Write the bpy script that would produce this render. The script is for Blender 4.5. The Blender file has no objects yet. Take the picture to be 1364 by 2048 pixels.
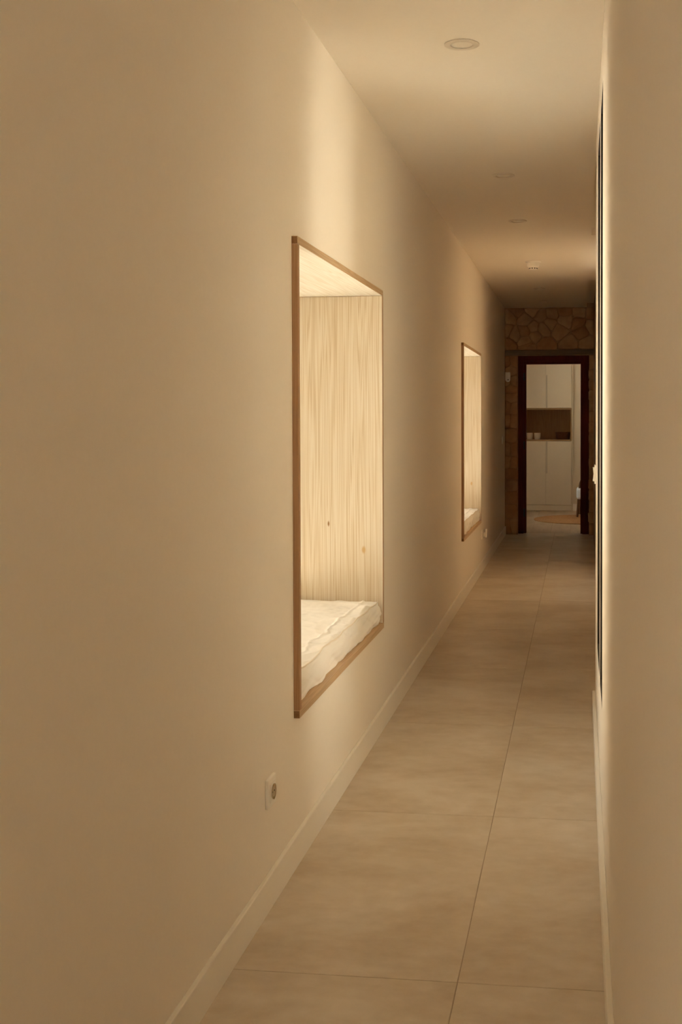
import bpy, bmesh, math, random
from mathutils import Vector, noise
from math import pi, sin, cos, radians
random.seed(7)
S = bpy.context.scene
COL = S.collection

# ------------------------------------------------------------------ camera
cam_d = bpy.data.cameras.new('camera')
cam = bpy.data.objects.new('camera', cam_d); COL.objects.link(cam)
W_PX, H_PX = 1364, 2048
F_PX, CX, CY = 2419.56, 835.757, 897.63
YAW, PITCH, ROLL = .133, -.0261, -.0023
cam_d.sensor_fit = 'AUTO'; cam_d.sensor_width = 36
cam_d.lens = F_PX / H_PX * 36
cam_d.shift_x = (W_PX/2 - CX) / H_PX
cam_d.shift_y = (CY - H_PX/2) / H_PX
cam_d.clip_start = .01; cam_d.clip_end = 400
cam.location = (0, 0, 1.3383)
_F = Vector((-sin(YAW), cos(YAW), 0)); _R = Vector((cos(YAW), sin(YAW), 0)); _U = Vector((0, 0, 1))
_F, _U = _F*cos(PITCH) + _U*sin(PITCH), _U*cos(PITCH) - _F*sin(PITCH)
_R, _U = _R*cos(ROLL) + _U*sin(ROLL), _U*cos(ROLL) - _R*sin(ROLL)
from mathutils import Matrix
cam.rotation_euler = Matrix((_R, _U, -_F)).transposed().to_euler()
S.camera = cam

# ------------------------------------------------------------------ sky, sun, exposure
world = bpy.data.worlds.new('world'); S.world = world
world.use_nodes = True
bg = world.node_tree.nodes['Background']
bg.inputs['Color'].default_value = (1.0, .93, .815, 1)
bg.inputs['Strength'].default_value = 3.2
sun_d = bpy.data.lights.new('sun', 'SUN'); sun_d.energy = 44; sun_d.angle = radians(.6)
sun_d.color = (1.0, .93, .82)
sun = bpy.data.objects.new('sun', sun_d); COL.objects.link(sun)
sun.rotation_euler = Vector((.18, .46, -.87)).to_track_quat('-Z', 'Y').to_euler()
sun.location = (-6, -4, 12)
S.view_settings.view_transform = 'Standard'; S.view_settings.look = 'None'
S.view_settings.gamma = 1; S.view_settings.use_curve_mapping = False
S.view_settings.exposure = 0.64
S.cycles.use_denoising = True
S.cycles.max_bounces = 16; S.cycles.diffuse_bounces = 12; S.cycles.glossy_bounces = 4
S.cycles.transparent_max_bounces = 12
S.cycles.sample_clamp_indirect = 6

# ------------------------------------------------------------------ materials
def mat(name, rgb, rough=.6, spec=.3, metal=0):
    m = bpy.data.materials.new(name); m.use_nodes = True
    b = m.node_tree.nodes['Principled BSDF']
    b.inputs['Base Color'].default_value = (*rgb, 1); b.inputs['Roughness'].default_value = rough
    b.inputs['Specular IOR Level'].default_value = spec; b.inputs['Metallic'].default_value = metal
    return m
def N(m, t, **k):
    n = m.node_tree.nodes.new(t)
    for a, v in k.items():
        if a in n.inputs: n.inputs[a].default_value = v
        else: setattr(n, a, v)
    return n
def L(m, a, b): m.node_tree.links.new(a, b)
def bsdf(m): return m.node_tree.nodes['Principled BSDF']
def coords(m, scale, rnd=0, rot=(0, 0, 0)):
    tc = N(m, 'ShaderNodeTexCoord'); mp = N(m, 'ShaderNodeMapping')
    mp.inputs['Scale'].default_value = scale; mp.inputs['Rotation'].default_value = rot
    src = tc.outputs['Object']
    if rnd:
        oi = N(m, 'ShaderNodeObjectInfo'); mu = N(m, 'ShaderNodeMath', operation='MULTIPLY'); mu.inputs[1].default_value = rnd
        L(m, oi.outputs['Random'], mu.inputs[0])
        ad = N(m, 'ShaderNodeVectorMath', operation='ADD'); L(m, src, ad.inputs[0]); L(m, mu.outputs[0], ad.inputs[1])
        src = ad.outputs[0]
    L(m, src, mp.inputs['Vector']); return mp.outputs['Vector']
def ramp(m, fac, stops):
    r = N(m, 'ShaderNodeValToRGB'); e = r.color_ramp.elements
    while len(e) < len(stops): e.new(.5)
    for el, (p, c) in zip(e, stops): el.position = p; el.color = (*c, 1)
    L(m, fac, r.inputs['Fac']); return r.outputs['Color']
def bump(m, h, strength, dist):
    b = N(m, 'ShaderNodeBump'); b.inputs['Strength'].default_value = strength; b.inputs['Distance'].default_value = dist
    L(m, h, b.inputs['Height']); L(m, b.outputs['Normal'], bsdf(m).inputs['Normal'])
def noisy(name, rgb, rgb2, scale, rough=.6, spec=.3, bstr=.2, bdist=.002, rnd=0, detail=5):
    m = mat(name, rgb, rough, spec)
    v = coords(m, scale, rnd); n = N(m, 'ShaderNodeTexNoise'); n.inputs['Scale'].default_value = 1; n.inputs['Detail'].default_value = detail
    L(m, v, n.inputs['Vector']); L(m, ramp(m, n.outputs['Fac'], [(.3, rgb), (.7, rgb2)]), bsdf(m).inputs['Base Color'])
    if bstr: bump(m, n.outputs['Fac'], bstr, bdist)
    return m
PAINT = (.835, .777, .690)
M_wall = noisy('wall_paint', PAINT, (.825, .767, .68), (60, 60, 60), .75, .2, .06, .0008)
M_wall2 = noisy('sand_plaster', (.62, .49, .345), (.65, .515, .365), (40, 40, 40), .85, .15, .1, .001)  # darker than the other walls to cut light bounced opposite the far niche
M_trim = mat('trim_paint', (.85, .81, .73), .45, .35)
M_white = mat('white_plastic', (.86, .82, .75), .35, .45)
M_lacquer = noisy('cabinet_lacquer', (.74, .645, .49), (.73, .635, .48), (3, 3, 3), .4, .35, 0)
M_black = mat('black_hole', (.012, .010, .008), .6, .2)
M_alu = mat('black_aluminium', (.032, .022, .013), .55, .25)
M_pin = mat('brass_pin', (.55, .42, .22), .35, .5, 1)
M_hinge = mat('dark_hinge', (.03, .03, .026), .35, .5, .8)
M_rim = mat('downlight_rim', (.70, .63, .53), .4, .3)
M_lens = mat('frosted_lens', (.84, .78, .68), .3, .4)

def tile_mat(name, a, b, c, sc, rnd, rough):
    m = mat(name, a, rough, .42)
    n1 = N(m, 'ShaderNodeTexNoise'); n1.inputs['Scale'].default_value = 1; n1.inputs['Detail'].default_value = 7; n1.inputs['Roughness'].default_value = .62; n1.inputs['Distortion'].default_value = .3
    L(m, coords(m, sc, rnd), n1.inputs['Vector'])
    n2 = N(m, 'ShaderNodeTexNoise'); n2.inputs['Scale'].default_value = 1; n2.inputs['Detail'].default_value = 6
    L(m, coords(m, (8*sc[0], 7*sc[1], 5), rnd*2), n2.inputs['Vector'])
    ad = N(m, 'ShaderNodeMath', operation='MULTIPLY_ADD'); ad.inputs[1].default_value = .35; L(m, n2.outputs['Fac'], ad.inputs[0]); L(m, n1.outputs['Fac'], ad.inputs[2])
    L(m, ramp(m, ad.outputs[0], [(.50, a), (.66, b), (.84, c)]), bsdf(m).inputs['Base Color'])
    r = N(m, 'ShaderNodeMapRange'); r.inputs['To Min'].default_value = rough-.06; r.inputs['To Max'].default_value = rough+.08
    L(m, n2.outputs['Fac'], r.inputs['Value']); L(m, r.outputs[0], bsdf(m).inputs['Roughness'])
    bump(m, n2.outputs['Fac'], .05, .001)
    return m
M_tile = tile_mat('cement_tile', (.52, .42, .30), (.60, .51, .395), (.68, .60, .495), (1.9, 2.7, 1), 13, .35)
M_grout = noisy('grout', (.40, .32, .235), (.45, .365, .27), (80, 80, 80), .9, .1, .2)
M_plankf = tile_mat('pale_floor_board', (.40, .29, .185), (.47, .35, .23), (.53, .41, .285), (9, 1.2, 1), 17, .4)

def wood_mat(name, axis, dark, mid, light, spots=(), sc=1.0, rough=.45, spec=.3):
    m = mat(name, mid, rough, spec)
    s = [24*sc]*3; s[axis] = .36*sc
    n1 = N(m, 'ShaderNodeTexNoise'); n1.inputs['Scale'].default_value = 1; n1.inputs['Detail'].default_value = 3; n1.inputs['Roughness'].default_value = .5
    v = coords(m, tuple(s), 9); L(m, v, n1.inputs['Vector'])
    mu = N(m, 'ShaderNodeMath', operation='MULTIPLY'); mu.inputs[1].default_value = 95; L(m, n1.outputs['Fac'], mu.inputs[0])
    si = N(m, 'ShaderNodeMath', operation='SINE'); L(m, mu.outputs[0], si.inputs[0])
    mr = N(m, 'ShaderNodeMapRange'); mr.inputs['From Min'].default_value = -1; L(m, si.outputs[0], mr.inputs['Value'])
    s2 = [260*sc]*3; s2[axis] = 3*sc
    n2 = N(m, 'ShaderNodeTexNoise'); n2.inputs['Scale'].default_value = 1; n2.inputs['Detail'].default_value = 2; L(m, coords(m, tuple(s2), 3), n2.inputs['Vector'])
    mx = N(m, 'ShaderNodeMath', operation='MULTIPLY_ADD'); mx.inputs[1].default_value = .35; L(m, n2.outputs['Fac'], mx.inputs[0])
    ml = N(m, 'ShaderNodeMath', operation='MULTIPLY'); ml.inputs[1].default_value = .65; L(m, mr.outputs[0], ml.inputs[0]); L(m, ml.outputs[0], mx.inputs[2])
    col = ramp(m, mx.outputs[0], [(.05, dark), (.4, mid), (.85, light)])
    if spots:
        tc = N(m, 'ShaderNodeTexCoord')
        for (p, rad, c) in spots:
            sb = N(m, 'ShaderNodeVectorMath', operation='SUBTRACT'); sb.inputs[1].default_value = p; L(m, tc.outputs['Object'], sb.inputs[0])
            dv = N(m, 'ShaderNodeVectorMath', operation='DIVIDE'); dv.inputs[1].default_value = rad; L(m, sb.outputs[0], dv.inputs[0])
            ln = N(m, 'ShaderNodeVectorMath', operation='LENGTH'); L(m, dv.outputs[0], ln.inputs[0])
            rg = N(m, 'ShaderNodeMapRange', interpolation_type='SMOOTHSTEP'); rg.inputs['From Min'].default_value = .3; rg.inputs['From Max'].default_value = 1
            rg.inputs['To Min'].default_value = 1; rg.inputs['To Max'].default_value = 0; L(m, ln.outputs['Value'], rg.inputs['Value'])
            mi = N(m, 'ShaderNodeMix', data_type='RGBA'); L(m, rg.outputs[0], mi.inputs[0]); L(m, col, mi.inputs[6]); mi.inputs[7].default_value = (*c, 1)
            col = mi.outputs[2]
    L(m, col, bsdf(m).inputs['Base Color'])
    bump(m, mx.outputs[0], .08, .001)
    return m
PINE = ((.51, .395, .262), (.625, .53, .395), (.67, .595, .48))
M_pine_z = wood_mat('pine_upright', 2, *PINE, spots=[((-1.062, 0, .885), (.006, .3, .016), (.30, .16, .06)), ((-.91, 0, .775), (.012, .3, .022), (.55, .36, .17))])
M_pine_bright = wood_mat('pine_lengthwise', 1, (.68, .60, .48), (.78, .725, .625), (.83, .79, .71))  # head board paler than the jambs: its overexposed brightness is put into the colour
M_edge = wood_mat('pine_board_edge', 1, (.47, .315, .17), (.54, .37, .21), (.59, .415, .24), sc=1.2)
M_edge_shade = wood_mat('pine_board_edge_upright', 2, (.34, .185, .08), (.385, .215, .098), (.43, .25, .118), sc=1.2)  # unfinished edge, darkened further so the colour carries the shade on that side
M_endgrain = noisy('pine_end_grain', (.20, .105, .045), (.28, .155, .07), (150, 150, 150), .7, .1, .1, .0005)
M_mahog = wood_mat('dark_red_timber', 2, (.075, .013, .006), (.105, .019, .008), (.135, .028, .012), sc=1.4, rough=.6, spec=.06)
M_oak = wood_mat('oak_veneer', 2, (.20, .092, .030), (.26, .125, .043), (.31, .155, .058), sc=1.3)
M_oakx = wood_mat('oak_edge', 0, (.30, .18, .075), (.38, .23, .10), (.42, .26, .12), sc=1.3)
M_walnut = wood_mat('walnut_chair', 2, (.10, .045, .02), (.15, .07, .03), (.19, .09, .04), sc=2)
M_cloth = noisy('cotton_cover', (.88, .855, .81), (.85, .82, .77), (420, 420, 420), .9, .1, .25, .0006, detail=2)
M_piping = noisy('cotton_piping', (.80, .74, .64), (.77, .70, .60), (500, 500, 500), .9, .1, .2, .0004, detail=2)
M_seat = noisy('seat_fabric', (.80, .84, .88), (.76, .80, .84), (300, 300, 300), .9, .1, .2, .0006, detail=2)
M_stone = noisy('sandstone', (.40, .245, .13), (.54, .35, .195), (9, 9, 9), .9, .1, .7, .012, rnd=21, detail=8)
M_stone2 = noisy('ochre_stone', (.38, .21, .10), (.48, .285, .145), (11, 11, 11), .9, .1, .7, .012, rnd=11, detail=8)
M_mortar = noisy('mortar', (.36, .23, .125), (.45, .30, .168), (30, 30, 30), .95, .05, .6, .006)
M_lintel = noisy('lintel_concrete', (.20, .15, .095), (.26, .20, .13), (6, 40, 40), .9, .1, .4, .004)
M_jute = noisy('jute', (.40, .215, .095), (.55, .32, .155), (70, 70, 70), .95, .05, .6, .004)
M_wicker = noisy('dark_wicker', (.075, .022, .008), (.13, .042, .016), (60, 60, 60), .7, .2, .5, .003)
M_cup = noisy('cream_ceramic', (.60, .49, .35), (.64, .53, .39), (20, 20, 20), .55, .3, .05)
M_bounce = noisy('terrace_stone', (.76, .74, .69), (.80, .78, .73), (3, 3, 3), .9, .1, .2, .003)  # pale tone raised so it bounces more light into the niches
M_ext = noisy('outside_render', (.84, .80, .73), (.87, .83, .76), (20, 20, 20), .9, .1, .2, .002)
M_screen = noisy('garden_wall_render', (.50, .43, .33), (.56, .48, .37), (6, 6, 6), .9, .1, .2, .003)
M_passage = noisy('porch_render', (.56, .50, .41), (.60, .54, .45), (8, 8, 8), .9, .1, .2, .002)
def glass_mat():
    m = bpy.data.materials.new('window_glass'); m.use_nodes = True; nt = m.node_tree; nt.nodes.clear()
    o = N(m, 'ShaderNodeOutputMaterial'); t = N(m, 'ShaderNodeBsdfTransparent'); g = N(m, 'ShaderNodeBsdfGlossy'); g.inputs['Roughness'].default_value = .0
    fr = N(m, 'ShaderNodeFresnel'); fr.inputs['IOR'].default_value = 1.45; x = N(m, 'ShaderNodeMixShader')
    t.inputs['Color'].default_value = (.97, .98, .97, 1)
    L(m, fr.outputs[0], x.inputs[0]); L(m, t.outputs[0], x.inputs[1]); L(m, g.outputs[0], x.inputs[2]); L(m, x.outputs[0], o.inputs['Surface'])
    return m
M_glass = glass_mat()

# ------------------------------------------------------------------ mesh helpers
def box(bm, x0, x1, y0, y1, z0, z1):
    v = [bm.verts.new((x, y, z)) for x in (x0, x1) for y in (y0, y1) for z in (z0, z1)]
    for q in ((0, 1, 3, 2), (4, 6, 7, 5), (0, 4, 5, 1), (2, 3, 7, 6), (0, 2, 6, 4), (1, 5, 7, 3)):
        bm.faces.new([v[i] for i in q])
def boxes(*bs):
    bm = bmesh.new()
    for b in bs: box(bm, *b)
    return bm
def rbox(x0, x1, y0, y1, z0, z1, r=.002, seg=1):
    bm = boxes((x0, x1, y0, y1, z0, z1))
    bmesh.ops.bevel(bm, geom=bm.edges[:], offset=r, segments=seg, affect='EDGES', profile=.5, clamp_overlap=True)
    return bm
def lathe(prof, n=40, sx=1, sy=1):
    bm = bmesh.new(); rows = []
    for r, z in prof:
        if r < 1e-6: rows.append([bm.verts.new((0, 0, z))])
        else: rows.append([bm.verts.new((r*cos(2*pi*i/n)*sx, r*sin(2*pi*i/n)*sy, z)) for i in range(n)])
    for a, b in zip(rows, rows[1:]):
        for i in range(n):
            j = (i+1) % n
            if len(a) == 1 and len(b) == 1: continue
            if len(a) == 1: bm.faces.new((a[0], b[j], b[i]))
            elif len(b) == 1: bm.faces.new((a[i], a[j], b[0]))
            else: bm.faces.new((a[i], a[j], b[j], b[i]))
    bmesh.ops.recalc_face_normals(bm, faces=bm.faces[:])
    return bm
def tube(pts, rad, n=10, bm=None):
    bm = bm or bmesh.new(); rings = []
    pts = [Vector(p) for p in pts]
    rads = rad if isinstance(rad, (list, tuple)) else [rad]*len(pts)
    up = Vector((0, 0, 1))
    for i, p in enumerate(pts):
        t = (pts[min(i+1, len(pts)-1)] - pts[max(i-1, 0)]).normalized()
        a = t.cross(up if abs(t.z) < .95 else Vector((1, 0, 0))).normalized(); b = t.cross(a)
        rings.append([bm.verts.new(p + (a*cos(2*pi*k/n) + b*sin(2*pi*k/n))*rads[i]) for k in range(n)])
    for r0, r1 in zip(rings, rings[1:]):
        for k in range(n): bm.faces.new((r0[k], r0[(k+1) % n], r1[(k+1) % n], r1[k]))
    bm.faces.new(rings[0][::-1]); bm.faces.new(rings[-1])
    bmesh.ops.recalc_face_normals(bm, faces=bm.faces[:])
    return bm
def mesh_of(name, bm, m, smooth=None):
    me = bpy.data.meshes.new(name); bmesh.ops.recalc_face_normals(bm, faces=bm.faces[:]); bm.to_mesh(me); bm.free(); me.materials.append(m)
    if smooth is not None:
        for p in me.polygons: p.use_smooth = True
        me.set_sharp_from_angle(angle=radians(smooth))
    return me
def obj(name, bm, m, parent=None, loc=(0, 0, 0), smooth=None, rot=None):
    me = bm if isinstance(bm, bpy.types.Mesh) else mesh_of(name, bm, m, smooth)
    o = bpy.data.objects.new(name, me); COL.objects.link(o); o.location = loc
    if rot: o.rotation_euler = rot
    if parent: o.parent = parent
    return o
def thing(name, label, cat, loc=(0, 0, 0), rot=(0, 0, 0), group=None):
    o = bpy.data.objects.new(name, None); COL.objects.link(o); o.empty_display_size = .1
    o.location = loc; o.rotation_euler = rot; o['label'] = label; o['category'] = cat
    if group: o['group'] = group
    return o
def tag(o, label, cat, group=None):
    o['label'] = label; o['category'] = cat
    if group: o['group'] = group
    return o
def struct(name, bm, m, label=None, smooth=None):
    o = obj(name, bm, m, None, smooth=smooth); o['kind'] = 'structure'
    if label: o['label'] = label
    return o
def struct_empty(name, label, loc=(0, 0, 0)):
    o = bpy.data.objects.new(name, None); COL.objects.link(o); o.empty_display_size = .1; o.location = loc
    o['kind'] = 'structure'; o['label'] = label
    return o
def copy_tree(o, parent=None):
    c = o.copy(); COL.objects.link(c)
    if parent: c.parent = parent
    for ch in list(o.children): copy_tree(ch, c)
    return c

# ------------------------------------------------------------------ layout numbers (metres)
XL, XR = -.845, .072            # corridor wall faces
XRF = .172                      # right wall face beyond the near wall's end
YE = 13.79                      # mortar face of the stone wall
YB = -2.6                       # wall behind the camera
H = 2.5736
XO = -1.445                     # outer face of the left wall
WY = ((3.51, 5.08), (8.68, 10.25)); WZ = (.44, 1.875)
RWA, RWB, RWZ = (3.90, 4.295), (4.375, 4.97), (.395, 2.41)   # two narrow right-hand windows
YR = 5.55                       # end of the near right wall

# ------------------------------------------------------------------ shell
def wall_with_holes(x0, x1, y0, y1, z0, z1, holes):
    bm = bmesh.new(); y = y0
    for (a, b, c, d) in sorted(holes):
        box(bm, x0, x1, y, a, z0, z1); box(bm, x0, x1, a, b, z0, c); box(bm, x0, x1, a, b, d, z1); y = b
    box(bm, x0, x1, y, y1, z0, z1); return bm
struct('wall_left', wall_with_holes(XO, XL, YB, 14.1, -.15, 2.95, [(*w, *WZ) for w in WY]), M_wall, 'long smooth cream plaster wall on the left holding two niches')
struct('wall_right', wall_with_holes(XR, .40, YB, YR, -.15, 2.95, [(*RWA, *RWZ), (*RWB, *RWZ)]), M_wall, 'near cream plaster wall close to the camera on the right')
struct('wall_right.001', boxes((XRF, .40, YR, 8.34, -.15, 2.95)), M_wall, 'middle stretch of the right wall, set back from the near one')
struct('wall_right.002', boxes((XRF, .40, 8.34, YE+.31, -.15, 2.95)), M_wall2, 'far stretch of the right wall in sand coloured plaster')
struct('wall_front', boxes((XL, -.75, YB-.2, YB, -.15, 2.95), (-.02, XR, YB-.2, YB, -.15, 2.95), (-.75, -.02, YB-.2, YB, 2.1, 2.95)), M_wall, 'plain wall closing the corridor behind the camera')
ceil_bm = boxes((XL, .077, YB, YE+.31, H, 2.95), (.077, XRF, YR, 6.03, H, 2.95), (.077, XRF, 8.34, 11.07, H, 2.95), (.077, XRF, 6.03, 8.34, 2.62, 2.95), (.077, XRF, 11.07, YE+.31, 2.62, 2.95))
struct('ceiling', ceil_bm, M_wall, 'cream corridor ceiling with shallow slots along its right edge')
# floor: recessed grout bed with 0.6 x 1.2 m tiles
fl = struct('floor', boxes((XL, XRF, YB, 13.98, -.15, -.0010)), M_grout, 'corridor floor of large beige cement tiles')
XG, Y0 = -.2854, 2.8179
g = .0013
for k in range(-5, 10):
    a, b = Y0 + 1.2*k, Y0 + 1.2*(k+1)
    a, b = max(a, YB), min(b, 13.98)
    if b - a < .05: continue
    for (c, d) in ((XL, XG), (XG, XRF if a > YR - .4 else XR)):
        cx_, cy_ = (c+d)/2, (a+b)/2
        obj('tile', rbox(c-cx_+g, d-cx_-g, a-cy_+g, b-cy_-g, -.012, 0, .0007), M_tile, fl, (cx_, cy_, 0))
# baseboards
def baseboard(name, x0, x1, y0, y1, label, axis=1):
    h = .093
    bm = boxes((x0, x1, y0, y1, 0, h))
    bmesh.ops.bevel(bm, geom=[e for e in bm.edges if all(v.co.z > h-.001 for v in e.verts)], offset=.0025, segments=2, affect='EDGES', profile=.5)
    return struct(name, bm, M_trim, label)
baseboard('baseboard_left', XL, -.832, YB, 13.78, 'cream baseboard along the left corridor wall')
baseboard('baseboard_right', .058, XR, YB, 5.534, 'cream baseboard along the near right wall')
baseboard('baseboard_right.001', .156, XRF, 13.705, 13.78, 'cream baseboard along the far right wall')

# ------------------------------------------------------------------ window niches on the left
def niche(name, y0, y1, label):
    w = struct_empty(name, label, (XL, y0, WZ[0])); z0, z1 = WZ; t = .023
    xf, xb = -.827, -1.36
    def part(nm, bx, m, **k):
        return obj(nm, rbox(bx[0]-XL, bx[1]-XL, bx[2]-y0, bx[3]-y0, bx[4]-z0, bx[5]-z0, .0012), m, w, **k)
    # boards run through to the exposed front edge; inner faces are pale, outer jamb faces unfinished and darkened for shade
    def board(nm, bx, m_in, m_out, n_in, origin=None, end=None):
        ox, oy, oz = origin or (XL, y0, z0)
        bm = rbox(bx[0]-ox, bx[1]-ox, bx[2]-oy, bx[3]-oy, bx[4]-oz, bx[5]-oz, .0010)
        me = mesh_of(nm, bm, m_out); me.materials.append(m_in); me.materials.append(M_endgrain)
        for p in me.polygons:
            if end and p.normal.y < -.9: p.material_index = 2
            if p.normal.dot(Vector(n_in)) > .9: p.material_index = 1
        return obj(nm, me, None, w, (ox-XL, oy-y0, oz-z0))
    board('head_board', (xb, xf, y0, y1, z1-t, z1), M_pine_bright, M_edge, (0, 0, -1), end=1)
    board('sill_board', (xb, xf, y0, y1, z0, z0+t), M_edge, M_edge, (0, 0, 1), end=1)
    for (c, d, n) in ((y0, y0+t, 1), (y1-t, y1, -1)):
        board('jamb_board', (xb, xf, c, d, z0+t+.0005, z1-t-.0005), M_pine_z, M_edge_shade, (0, n, 0), (0, (c+d)/2, 0))
    # casement and pane at the outside, stone sill outside
    fr = obj('casement', boxes(*[tuple(q[i] - (XL, XL, y0, y0, z0, z0)[i] for i in range(6)) for q in (
        (-1.40, -1.36, y0, y0+.05, z0, z1), (-1.40, -1.36, y1-.05, y1, z0, z1), (-1.40, -1.36, y0+.05, y1-.05, z1-.05, z1), (-1.40, -1.36, y0+.05, y1-.05, z0, z0+.06))]), M_alu, w)
    obj('pane', boxes((-1.383-XL, -1.377-XL, .05, y1-y0-.05, .06, z1-z0-.05)), M_glass, w)
    obj('outer_sill', rbox(-1.54-XL, -1.40-XL, 0, y1-y0, 0, .05, .003), M_bounce, w)
    return w
niche('window_1', *WY[0], 'nearer pine-lined window niche in the left wall')
niche('window_2', *WY[1], 'farther pine-lined window niche in the left wall')

d2 = struct_empty('door_2', 'glazed black-framed door at the corridor end behind the camera', (-.75, YB-.12, 0))  # added out of view to brighten the corridor near the camera
for (nm, q) in (('frame_stile', (.001, .05, 0, .05, 0, 2.099)), ('frame_stile', (.68, .729, 0, .05, 0, 2.099)), ('frame_rail', (.05, .68, 0, .05, 2.05, 2.099)), ('frame_rail', (.05, .68, 0, .05, 0, .07))):
    obj(nm, boxes(q), M_alu, d2)
obj('pane', boxes((.05, .68, .022, .028, .07, 2.05)), M_glass, d2)

# right-hand windows: black aluminium frames flush with the wall, pane just behind
for (nm_, y0, y1, lab) in (('window_3', *RWA, 'nearer of two narrow black-framed windows in the near right wall'), ('window_4', *RWB, 'farther of two narrow black-framed windows in the near right wall')):
    z0, z1 = RWZ; b = .022
    w3 = struct_empty(nm_, lab, (XR, y0, z0))
    def rp(nm, bx, m): return obj(nm, boxes(tuple(bx[i] - (XR, XR, y0, y0, z0, z0)[i] for i in range(6))), m, w3)
    for (nm, a, c, d, e) in (('frame_stile', y0, y0+b, z0, z1), ('frame_stile', y1-b, y1, z0, z1), ('frame_rail', y0+b, y1-b, z1-b, z1), ('frame_rail', y0+b, y1-b, z0, z0+b)):
        rp(nm, (XR+.0005, XR+.07, a, c, d, e), M_alu)
    rp('pane', (XR+.030, XR+.036, y0+b, y1-b, z0+b, z1-b), M_glass)
    rp('outer_sill', (.14, .43, y0, y1, z0-.03, z0), M_bounce)

# ------------------------------------------------------------------ cushions
def cushion(yc0, yc1, label, seed):
    t = thing('seat_cushion', label, 'cushion', (-.844, yc0, WZ[0]+.0235), group='cushions in the window niches')
    Ly, D, T = yc1-yc0, .49, .098
    NY, NX, NZ = 260, 90, 16
    bm = bmesh.new()
    def wr(x, y, k):   # wrinkle height (x inward 0..D, y along)
        p = Vector((x*7+seed, y*4.2, k))
        n = noise.noise(p)*.005
        fr = math.exp(-x/.085)
        u = y*30 + 34*x + 3.0*noise.noise(Vector((y*3+seed, x*6, 4)))
        n += fr*.0105*(1-abs(sin(u*.5)))**1.5*(.55+.6*noise.noise(Vector((y*6, 3, seed))))
        q = x*11 - y*6.5 + 2.2*noise.noise(Vector((x*3, y*3+seed, 9)))
        n += .0098*(1-abs(sin(q*.8)))**3*(.6+.8*noise.noise(Vector((x*5+seed, y*5, 6))))
        q = x*4 + y*13 + 2.6*noise.noise(Vector((x*5, y*4+seed, 19)))
        n += .0075*(1-abs(sin(q*.8)))**3*(.5+.9*noise.noise(Vector((x*6+seed, y*4, 16))))
        # long crease a few cm behind the seam
        c = .060 + .018*noise.noise(Vector((y*6+seed, 1, 2))) + .005*noise.noise(Vector((y*23+seed, 5, 2)))
        n += .0068*math.exp(-((x-c)/.006)**2)*(.65+.5*noise.noise(Vector((y*8, seed, 3))))
        n += .0016*noise.noise(Vector((x*40, y*30+seed, 5)))
        return n
    def sag(y): return .007*noise.noise(Vector((y*5+seed, 7, 1))) + 0.0028*noise.noise(Vector((y*15+seed, 2, 5)))
    def P(s, y):   # s runs around the section: bottom front -> front -> top -> back
        e = min(y, Ly-y); ed = max(0, 1-e/.02)**2*.012
        kind, f = s
        if kind == 'f':   # front face, f 0..1 upwards
            bul = .010*sin(pi*f) + .011*noise.noise(Vector((y*6+seed, f*2.5, 11))) + .0055*noise.noise(Vector((y*11-f*6, f*3, seed))) - .0035*(1-abs(sin(y*9+f*2.5+seed)))**6
            return Vector((bul*(1 if f < .97 else .3) - .004 + .004*sin(y*3+seed), y, f*(T+sag(y)) - ed*f + (.004*max(0, noise.noise(Vector((y*7, seed, 8)))))*(1-f)))
        if kind == 't':
            x = f*D
            return Vector((-x - .004 + .004*sin(y*3+seed)*(1-f), y, T + sag(y)*(1-f) - ed + wr(x, y, 0)*min(1, x/.012)))
        return Vector((-D-.004, y, T*(1-f)))
    secs = [('f', i/NZ) for i in range(NZ+1)] + [('t', (i/NX)**1.25) for i in range(1, NX+1)] + [('b', i/2) for i in range(1, 3)]
    rows = [[bm.verts.new(P(s, Ly*j/NY)) for s in secs] for j in range(NY+1)]
    for r0, r1 in zip(rows, rows[1:]):
        for a in range(len(secs)-1): bm.faces.new((r0[a], r0[a+1], r1[a+1], r1[a]))
        bm.faces.new((r0[-1], r0[0], r1[0], r1[-1]))
    bm.faces.new(rows[0]); bm.faces.new(rows[-1][::-1])
    obj('cover', bm, M_cloth, t, smooth=60)
    pts = [P(('f', 1), Ly*j/110) + Vector((.001, 0, .001)) for j in range(2, 109)]
    obj('piping', tube(pts, .0028, 8), M_piping, t, smooth=80)['label'] = 'narrow seam piping along the front top edge'
    return t
cushion(3.545, 5.035, 'crumpled off-white seat cushion in the nearer window niche', 3.3)
cushion(8.715, 10.19, 'crumpled off-white seat cushion in the farther window niche', 21.7)

# ------------------------------------------------------------------ ceiling fittings
def downlight(y, label, first=[None]):
    if first[0] is None:
        t = thing('downlight', label, 'ceiling light', (-.388, y, H), group='recessed downlights in the corridor ceiling')
        obj('rim', lathe([(.0370, -.003), (.0380, -.0052), (.041, -.0062), (.048, -.0060), (.0555, -.0048), (.0578, -.0034), (.0578, -.0016), (.0545, -.0016), (.0545, 0), (.0370, 0)], 48), M_rim, t, smooth=40)
        obj('lens', lathe([(0, -.0035), (.022, -.0033), (.0366, -.0022), (.0366, -.0002), (0, -.0002)], 40), M_lens, t, smooth=40)
        first[0] = t
    else:
        t = copy_tree(first[0]); t.location = (-.388, y, H); t['label'] = label
    return t
downlight(4.024, 'round white recessed downlight nearest the camera, above the nearer niche')
downlight(6.221, 'round white recessed downlight second from the camera, in the dim ceiling between niches')
downlight(7.669, 'round white recessed downlight third from the camera, just before the smoke detector')
downlight(11.726, 'round white recessed downlight just beyond the smoke detector')
downlight(13.051, 'round white recessed downlight farthest away, close to the stone wall')
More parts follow.
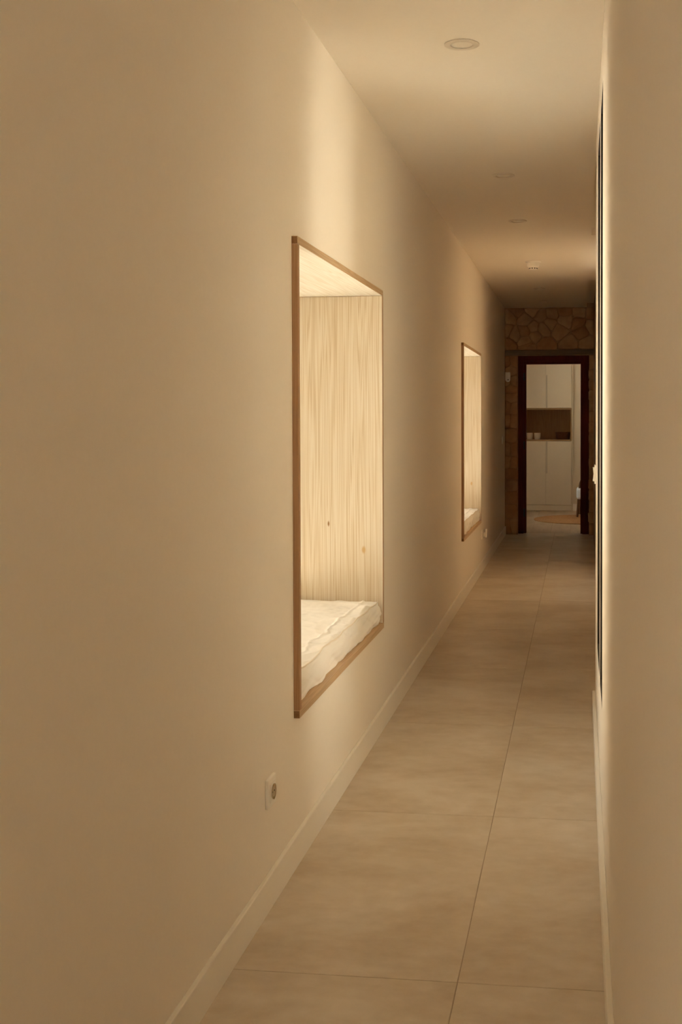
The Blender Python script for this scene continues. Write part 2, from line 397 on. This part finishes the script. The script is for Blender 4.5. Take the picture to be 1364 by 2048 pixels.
sm = thing('smoke_detector', 'white round smoke detector with dark vents hanging from the ceiling', 'smoke detector', (-.368, 9.69, H))
obj('base', lathe([(0, 0), (.062, 0), (.062, -.004), (.057, -.010), (.050, -.011), (0, -.011)], 40), M_white, sm, smooth=40)
obj('body', lathe([(0, -.010), (.048, -.010), (.0475, -.034), (.045, -.042), (.036, -.049), (.0325, -.051), (.0325, -.061), (.030, -.065), (.0, -.067)], 40), M_white, sm, smooth=40)
for k in range(10):
    a = 2*pi*k/10 + .1
    obj('vent', rbox(-.0052, .0052, -.0022, .0008, -.0034, .0034, .0005), M_black, sm, (.0325*cos(a), .0325*sin(a), -.0562), rot=(0, 0, a + pi/2))

# ------------------------------------------------------------------ sockets, switches, sensor
def socket(y, z, label):      # faces +X on the left wall
    t = thing('wall_socket', label, 'socket', (XL, y, z), group='sockets on the left wall')
    obj('plate', rbox(0, .0095, -.041, .041, -.040, .040, .002, 2), M_white, t)
    obj('insert', rbox(.0095, .012, -.026, .026, -.026, .026, .0008), M_white, t)
    wl = lathe([(.0215, .0036), (.0205, .0036), (.0198, .0008), (.0, .0005), (0, 0), (.0215, 0)], 36)
    well = obj('socket_well', wl, mat_well, t, (.0118, 0, 0), smooth=40, rot=(0, pi/2, 0))
    for s in (-1, 1):
        obj('contact_hole', lathe([(0, 0), (.0026, 0), (.0026, .0006), (0, .0006)], 14), M_black, t, (.0125, s*.0095, 0), rot=(0, pi/2, 0))
        obj('earth_clip', rbox(0, .003, -.0025, .0025, -.003, .003, .0005), M_pin, t, (.0125, 0, s*.0175))
    return t
mat_well = mat('socket_recess', (.46, .37, .25), .5, .3)
socket(3.215, .3125, 'square cream wall socket on the left wall before the nearer niche')
socket(10.50, .315, 'square cream wall socket below the far end of the farther niche')
pa = thing('plug_adapter', 'small white plug adapter sitting in the socket beyond the farther niche', 'adapter', (XL+.0155, 10.50, .315))
obj('body', rbox(0, .017, -.020, .020, -.020, .020, .004, 2), M_white, pa)
obj('shade', rbox(.017, .031, -.024, .024, -.024, .050, .004, 2), M_white, pa)
sw = thing('light_switch', 'cream light switch with tilted rocker at the end of the near right wall', 'switch', (XR, 5.40, 1.085), group='light switches')
obj('plate', rbox(-.0075, 0, -.041, .041, -.041, .041, .0015, 2), M_white, sw)
rk = bmesh.new()
prof = [(-.0075, -.030), (-.0145, -.030), (-.0105, 0), (-.0150, .030), (-.0075, .030)]
for (ya, yb) in ((-.028, -.001), (.001, .028)):
    A = [rk.verts.new((x, ya, z)) for x, z in prof]; B = [rk.verts.new((x, yb, z)) for x, z in prof]
    rk.faces.new(A); rk.faces.new(B[::-1])
    for i in range(5): rk.faces.new((A[i], A[(i+1) % 5], B[(i+1) % 5], B[i]))
obj('rocker', rk, M_white, sw)
sw2 = thing('light_switch', 'small cream light switch high on the far left wall beside the stone wall', 'switch', (XL, 13.28, 1.087), group='light switches')
obj('plate', rbox(0, .008, -.041, .041, -.041, .041, .0015, 2), M_white, sw2)
obj('rocker', rbox(.008, .011, -.028, .028, -.028, .028, .001), M_white, sw2)
se = thing('motion_sensor', 'white motion sensor with rounded bottom mounted on the stone wall', 'sensor', (-.808, 13.742, 1.79))
prof = [(-.028, .055), (.028, .055), (.028, -.028)] + [(.028*cos(a), -.028 - .028*sin(a)) for a in [pi*i/10 for i in range(1, 10)]] + [(-.028, -.028)]
sb = bmesh.new(); A = [sb.verts.new((x, -.018, z)) for x, z in prof]; B = [sb.verts.new((x, .02, z)) for x, z in prof]
sb.faces.new(A); sb.faces.new(B[::-1])
for i in range(len(prof)): sb.faces.new((A[i], A[(i+1) % len(prof)], B[(i+1) % len(prof)], B[i]))
bmesh.ops.bevel(sb, geom=[e for e in sb.edges if all(v.co.y < 0 for v in e.verts)], offset=.005, segments=2, affect='EDGES')
obj('housing', sb, M_white, se, smooth=35)
obj('lens', lathe([(0, 0), (.0065, 0), (.0055, .003), (0, .004)], 16), M_black, se, (.004, -.018, -.030), rot=(pi/2, 0, 0))

# ------------------------------------------------------------------ stone end wall
DX0, DX1, DZ = -.70, .106, 2.036      # door opening
wb = struct('wall_back', boxes((XL, DX0, YE, 14.1, -.15, 2.95), (DX1, XRF, YE, 14.1, -.15, 2.95), (DX0, DX1, YE, 14.1, DZ, 2.95)), M_mortar, 'rough sandstone wall with a doorway closing the corridor')
KPX = 13.77/2420
def px_x(x): return (x-1159.4)*KPX
def px_z(y): return 1.3383 + (833.7-y)*KPX
def clip(poly, p, n):     # keep side where (q-p).n <= 0
    out = []
    for i in range(len(poly)):
        a, c = poly[i], poly[(i+1) % len(poly)]
        da = (a[0]-p[0])*n[0] + (a[1]-p[1])*n[1]; dc = (c[0]-p[0])*n[0] + (c[1]-p[1])*n[1]
        if da <= 0: out.append(a)
        if da*dc < 0:
            t = da/(da-dc); out.append((a[0]+(c[0]-a[0])*t, a[1]+(c[1]-a[1])*t))
    return out
def stones(seeds, x0, x1, z0, z1, gap=.005, jag=None):
    for i, s in enumerate(seeds):
        poly = [(x0, z0), (x1, z0), (x1, z1), (x0, z1)]
        if jag == 'r': poly = [(x0, z0), (x1+random.uniform(-.002, .016), z0), (x1+random.uniform(-.002, .016), z1), (x0, z1)]
        if jag == 'l': poly = [(x0+random.uniform(-.016, .002), z0), (x1, z0), (x1, z1), (x0+random.uniform(-.016, .002), z1)]
        for j, q in enumerate(seeds):
            if i == j: continue
            d = (q[0]-s[0], q[1]-s[1]); ln = math.hypot(*d)
            if ln < 1e-6: continue
            n = (d[0]/ln, d[1]/ln); mid = ((s[0]+q[0])/2 - n[0]*gap/2, (s[1]+q[1])/2 - n[1]*gap/2)
            poly = clip(poly, mid, n)
            if len(poly) < 3: break
        if len(poly) < 3: continue
        # roughen the outline, then round it by cutting corners
        pts = []
        for a in range(len(poly)):
            p, c = poly[a], poly[(a+1) % len(poly)]
            for f in (.14, .5, .86):
                pts.append((p[0]+(c[0]-p[0])*f + random.uniform(-.003, .003), p[1]+(c[1]-p[1])*f + random.uniform(-.003, .003)))
        cx_ = sum(p[0] for p in pts)/len(pts); cz_ = sum(p[1] for p in pts)/len(pts)
        fr = random.uniform(.006, .018)
        bm = bmesh.new(); rings = []
        for (sc, yy) in ((1, .004), (.97, -fr*.6), (.86, -fr), ):
            rings.append([bm.verts.new(((p[0]-cx_)*sc, yy + (random.uniform(-.003, .003) if sc < 1 else 0), (p[1]-cz_)*sc)) for p in pts])
        c = bm.verts.new((0, -fr*1.08, 0)); n = len(pts)
        for r0, r1 in zip(rings, rings[1:]):
            for a in range(n): bm.faces.new((r0[a], r0[(a+1) % n], r1[(a+1) % n], r1[a]))
        for a in range(n): bm.faces.new((rings[-1][a], rings[-1][(a+1) % n], c))
        bm.faces.new(rings[0][::-1])
        obj('stone', bm, M_stone2 if random.random() < .25 else M_stone, wb, (cx_, YE, cz_), smooth=50)
top = [(70, 250), (300, 290), (35, 440), (155, 500), (290, 455), (300, 590), (415, 400), (440, 520), (565, 420), (580, 645), (650, 350), (680, 205), (520, 225), (860, 175), (870, 310), (790, 450), (1060, 350), (1075, 190), (1250, 200), (1240, 390), (1105, 470), (920, 630), (1180, 640), (60, 640), (170, 160), (410, 160), (330, 680)]
stones([(px_x(1010+a/7.18), px_z(600+c/7.18)) for a, c in top], XL+.004, XRF-.004, 2.10, H-.004)
# courses beside the door
def courses(xa, xb, ys, jag):
    seeds = []
    for a, c in zip(ys, ys[1:]):
        zc = px_z(700+(a+c)/2/5.388)
        if random.random() < .45 and jag == 'r':
            seeds += [(xa+(xb-xa)*.22, zc+random.uniform(-.012, .012)), (xa+(xb-xa)*.72, zc)]
        else: seeds.append((xa+(xb-xa)*random.uniform(.46, .54), zc))
    stones(seeds, xa, xb, .004, 2.030, jag=jag)
courses(XL+.004, -.706, [90, 160, 275, 390, 445, 565, 695, 828, 1008, 1145, 1275, 1392, 1525, 1640, 1825, 1970], 'r')
courses(.110, XRF-.004, [90, 210, 330, 430, 560, 650, 780, 900, 1010, 1160, 1280, 1370, 1500, 1620, 1740, 1860, 1970], 'l')
lt = struct('trim_1', rbox(XL+.002, XRF-.002, YE-.020, YE+.05, DZ+.001, 2.096, .004), M_lintel, 'grey-brown lintel band above the doorway')
# door frame with three hinges
yj = 13.90
d1 = struct_empty('door_1', 'dark red timber door frame in the stone wall', (-.31, yj, 0))
def dp(nm, bs, m=M_mahog, par=None): return obj(nm, boxes(*[(q[0]+.31, q[1]+.31, q[2]-yj, q[3]-yj, q[4], q[5]) for q in bs]), m, par or d1)
jl = dp('jamb', [(DX0+.001, -.640, yj, 14.08, 0, 1.975), (-.640, -.612, yj+.05, 14.08, 0, 1.945)])
jr = dp('jamb', [(.030, DX1-.001, yj, 14.08, 0, 1.975), (.010, .030, yj+.05, 14.08, 0, 1.945)])
dp('head', [(DX0+.001, DX1-.001, yj, 14.08, 1.975, DZ-.001), (-.640, .030, yj+.05, 14.08, 1.945, 1.975)])
for z in (1.80, 1.013, .24):
    hg = obj('hinge', rbox(-.004, .004, -.002, .040, -.042, .042, .001), M_hinge, d1, (-.634+.31, .003, z))
    obj('knuckle', lathe([(0, -.045), (.006, -.045), (.006, .045), (0, .045)], 14), M_hinge, hg, (.006, -.006, 0), smooth=40)

# ------------------------------------------------------------------ room beyond the door
RX0, RX1, RY0, RY1 = -1.9, 2.3, 14.1, 17.36
struct('wall_left.001', wall_with_holes(RX0-.25, RX0, RY0, RY1+.6, -.15, 2.95, [(14.9, 16.3, .9, 2.2)]), M_wall, 'left wall of the room beyond the doorway')
struct('wall_right.003', wall_with_holes(RX1, RX1+.25, RY0, RY1+.6, -.15, 2.95, []), M_wall, 'right wall of the room beyond the doorway')
struct('wall_back.001', boxes((-.094, RX1, RY1, RY1+.6, -.15, 2.95), (RX0, -.094, RY1+.5, RY1+.6, -.15, 2.95)), M_lacquer, 'pale back wall beside the built-in cupboard')
struct('wall_front.001', boxes((RX0, XL, 13.9, 14.1, -.15, 2.95), (.40, RX1, 13.9, 14.1, -.15, 2.95)), M_wall, 'front wall of the room beyond the doorway')
struct('ceiling.001', boxes((RX0, RX1, RY0, RY1+.6, 2.6, 2.95)), M_wall, 'ceiling of the room beyond the doorway')
struct('baseboard_back', boxes((-.094, RX1, RY1-.014, RY1, 0, .10)), M_trim, 'cream baseboard beside the built-in cupboard')
f2 = struct('floor.001', boxes((RX0, RX1, 13.98, RY1+.5, -.15, -.0025)), M_grout, 'floor of long pale boards in the room beyond')
pw = .2255
for i in range(-7, 12):
    x0, x1 = max(-.335 + pw*i, RX0), min(-.335 + pw*(i+1), RX1)
    if x1 - x0 < .03: continue
    ya = 13.98
    cuts = [13.98, 14.7 + .9*((i*.618) % 1), 16.0 + .9*((i*.37) % 1), RY1+.5]
    for a, c in zip(cuts, cuts[1:]):
        obj('board', rbox((x0-x1)/2+.001, (x1-x0)/2-.001, (a-c)/2+.001, (c-a)/2-.001, -.01, 0, .001), M_plankf, f2, ((x0+x1)/2, (a+c)/2, 0))
w4 = struct_empty('window_5', 'window in the left wall of the room beyond the doorway', (RX0-.22, 14.9, .9))  # out of view, put on this side to keep its light off the corridor wall
for (nm, a, c, d, e) in (('frame_stile', 0, .05, 0, 1.3), ('frame_stile', 1.35, 1.4, 0, 1.3), ('frame_rail', .05, 1.35, 0, .05), ('frame_rail', .05, 1.35, 1.25, 1.3), ('mullion', .67, .73, .05, 1.25)):
    obj(nm, boxes((.08, .14, a, c, d, e)), M_alu, w4)
for a, c in ((.05, .67), (.73, 1.35)): obj('pane', boxes((.105, .111, a, c, .05, 1.25)), M_glass, w4)

for (nm, a, c) in (('door_3', 11.10, 13.70),):  # added out of view to soak up light at the far end
    dd = struct_empty(nm, 'full-height dark timber sliding door on the far right wall beside the stone wall', (.150, a, .004))
    n_ = 2; w_ = (c-a)/n_
    for k in range(n_): obj('door_panel', rbox(.004, .021, k*w_+.002, (k+1)*w_-.002, 0, 2.60, .002), M_oakx, dd)

# built-in cupboard
CYF = 17.33; cxl, cxm, cxr = -.843, -.479, -.115
cb = thing('cupboard', 'tall white built-in cupboard with an open oak niche seen through the doorway', 'cupboard', (cxm, CYF, 0))
def cp(nm, q, m, par=cb, r=.0015): return obj(nm, rbox(q[0]-cxm, q[1]-cxm, q[2]-CYF, q[3]-CYF, q[4], q[5], r), m, par)
cp('carcass', (cxl-.02, cxr, CYF+.022, CYF+.45, .085, .993), M_lacquer)
cp('carcass', (cxl-.02, cxr, CYF+.022, CYF+.45, 1.466, 2.55), M_lacquer)
cp('plinth', (cxl-.02, cxr, CYF+.006, CYF+.05, .002, .080), M_lacquer)
cp('filler_strip', (cxr+.002, -.096, CYF+.004, CYF+.45, .002, 2.55), M_lacquer)
for (z0, z1, hz0, hz1) in ((.086, .992, .532, .992), (1.467, 2.54, 1.467, 1.935)):
    for (a, c) in ((cxl, cxm-.0015), (cxm+.0015, cxr-.0015)):
        cp('door', (a, c, CYF, CYF+.02, z0, z1), M_lacquer)
M_pull_shade = mat('recessed_pull', (.56, .48, .36), .5, .3)  # flat strip on the door; the shade inside the pull is its darker colour
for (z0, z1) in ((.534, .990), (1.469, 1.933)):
    obj('handle', rbox(.004, .022, -.0012, .004, z0, z1, .0006), M_pull_shade, cb)['label'] = 'shaded finger pull along the door edge'
oz0, oz1 = .995, 1.463
cp('niche_back', (cxl-.02, cxr-.015, CYF+.33, CYF+.35, oz0+.02, oz1-.02), M_oak)
cp('niche_shelf', (cxl-.02, cxr-.0005, CYF-.002, CYF+.35, oz0, oz0+.02), M_oakx)
cp('niche_top', (cxl-.02, cxr-.0005, CYF-.002, CYF+.35, oz1-.02, oz1), M_oakx)
cp('niche_side', (cxr-.016, cxr-.0005, CYF-.002, CYF+.33, oz0+.0203, oz1-.0203), M_oakx)
cp('niche_side', (cxl-.02, cxl-.005, CYF-.002, CYF+.33, oz0+.0203, oz1-.0203), M_oakx)
# cups and basket
def cup(x, label, first=[None]):
    if first[0] is None:
        t = thing('cup', label, 'cup', (x, CYF+.10, oz0+.0202), group='cream cups in the oak niche')
        obj('body', lathe([(0, 0), (.036, 0), (.040, .004), (.046, .06), (.0465, .092), (.0455, .095), (.043, .093), (.041, .06), (.036, .012), (0, .008)], 36), M_cup, t, smooth=40)
        first[0] = t
    else:
        t = copy_tree(first[0]); t.location.x = x; t['label'] = label
cup(-.712, 'left of two round cream cups in the oak niche')
cup(-.602, 'right of two round cream cups in the oak niche')
bk = thing('basket', 'low dark brown woven basket at the right end of the oak niche', 'basket', (-.238, CYF+.15, oz0+.0202))
bm = bmesh.new()
for k in range(9):
    z = .006 + k*.0105; r = .088 + .014*(k/8)
    pts = [(r*cos(2*pi*i/48)*1.0, r*sin(2*pi*i/48)*.75, z + .0022*sin(i*pi/2 + k*pi)) for i in range(49)]
    tube(pts, .0062, 6, bm)
obj('weave', bm, M_wicker, bk, smooth=60)
obj('base', lathe([(0, 0), (.086, 0), (.088, .006), (0, .006)], 36, 1, .75), M_wicker, bk)
obj('rim', tube([(.104*cos(2*pi*i/48), .104*sin(2*pi*i/48)*.75, .099) for i in range(49)], .007, 8), M_wicker, bk, smooth=60)
# rug
rg = bmesh.new()
prof = [(0, .0), ]
R_, nr = .693, 30
pr = [(0, .009)]
for k in range(nr):
    a, c = R_*k/nr, R_*(k+1)/nr
    for f, zz in ((.12, .0085), (.35, .0118), (.65, .0118), (.88, .0085)): pr.append((a+(c-a)*f, zz))
pr += [(R_, .004), (R_-.002, 0), (0, 0)]
tag(obj('round_rug', lathe(pr, 96), M_jute, None, (.099, 15.845, .0004), smooth=60), 'round brown jute rug on the floor beyond the doorway', 'rug')
# lounge chair, mostly hidden behind the right jamb
ch = thing('lounge_chair', 'low wooden chair with white seat partly hidden behind the right jamb', 'chair', (.258, 16.24, .0150), (0, 0, 0))
def leg(x, y, lean_x, lean_y, h=.235):
    b_ = bmesh.new()
    return tube([(x+lean_x, y+lean_y, 0), (x+lean_x*.5, y+lean_y*.5, h*.5), (x, y, h)], [.015, .021, .027], 14, b_)
for (x, y, lx, ly) in ((-.262, -.10, -.028, -.02), (.262, -.10, .028, -.02), (-.235, .30, -.02, .04), (.235, .30, .02, .04)):
    obj('leg', leg(x, y, lx, ly), M_walnut, ch, smooth=40)
sb = rbox(-.30, .30, -.16, .36, .232, .375, .038, 5)
obj('seat', sb, M_seat, ch, smooth=60)
rail = [(-.262, -.05, .360), (-.258, -.035, .405), (-.250, .0, .440)]
rail += [(-.240*cos(pi*i/20), .03 + .33*sin(pi*i/20), .452 + .10*sin(pi*i/20)) for i in range(1, 20)]
rail += [(.250, .0, .440), (.258, -.035, .405), (.262, -.05, .360)]
obj('back_rail', tube(rail, .0135, 12), M_walnut, ch, smooth=60)
for x in (-.10, .10): obj('back_spindle', tube([(x, .30, .365), (x, .335, .46), (x, .345, .54)], .010, 10), M_walnut, ch, smooth=60)

# ------------------------------------------------------------------ outside: unseen pieces added to shape the light
struct('ground', boxes((-40, XO, -40, 60, -.35, -.15), (.40, 40, -40, 60, -.35, -.15), (XO, .40, -40, YB-.2, -.35, -.15), (XO, .40, 18, 60, -.35, -.15)), M_bounce, 'pale paved terrace outside the windows')  # added, unseen: sends sunlight upwards into the openings
struct('roof', boxes((XO-.02, RX1+.3, YB-.25, RY1+.65, 2.952, 3.15), (RX0-.3, XO-.02, 13.85, RY1+.65, 2.952, 3.15)), M_ext, 'flat roof over the corridor and the room beyond')  # added, unseen: stops sun from above

struct('wall_right.004', boxes((1.6, 1.8, -6, 5.3, -.15, 2.55)), M_passage, 'wall of the covered side passage outside the right window')  # added, unseen: hides the straight view out so light enters at a slant
struct('roof.001', boxes((.402, 1.85, -6, 5.3, 2.552, 2.7)), M_passage, 'roof of the covered side passage outside the right window')  # added, unseen: keeps sun off the paving next to the right windows
struct('wall_back.002', boxes((.402, 7, 7.0, 7.25, -.15, 3.0)), M_ext, 'sunlit garden wall seen only from the right window')  # added, unseen: reflects sun onto the left corridor wall
struct('wall_left.002', boxes((-5.8, -5.5, -6, 13, -.15, 2.5)), M_screen, 'tan garden wall across the terrace outside the niches')  # added, unseen: lowers the light reaching the right wall through the niches
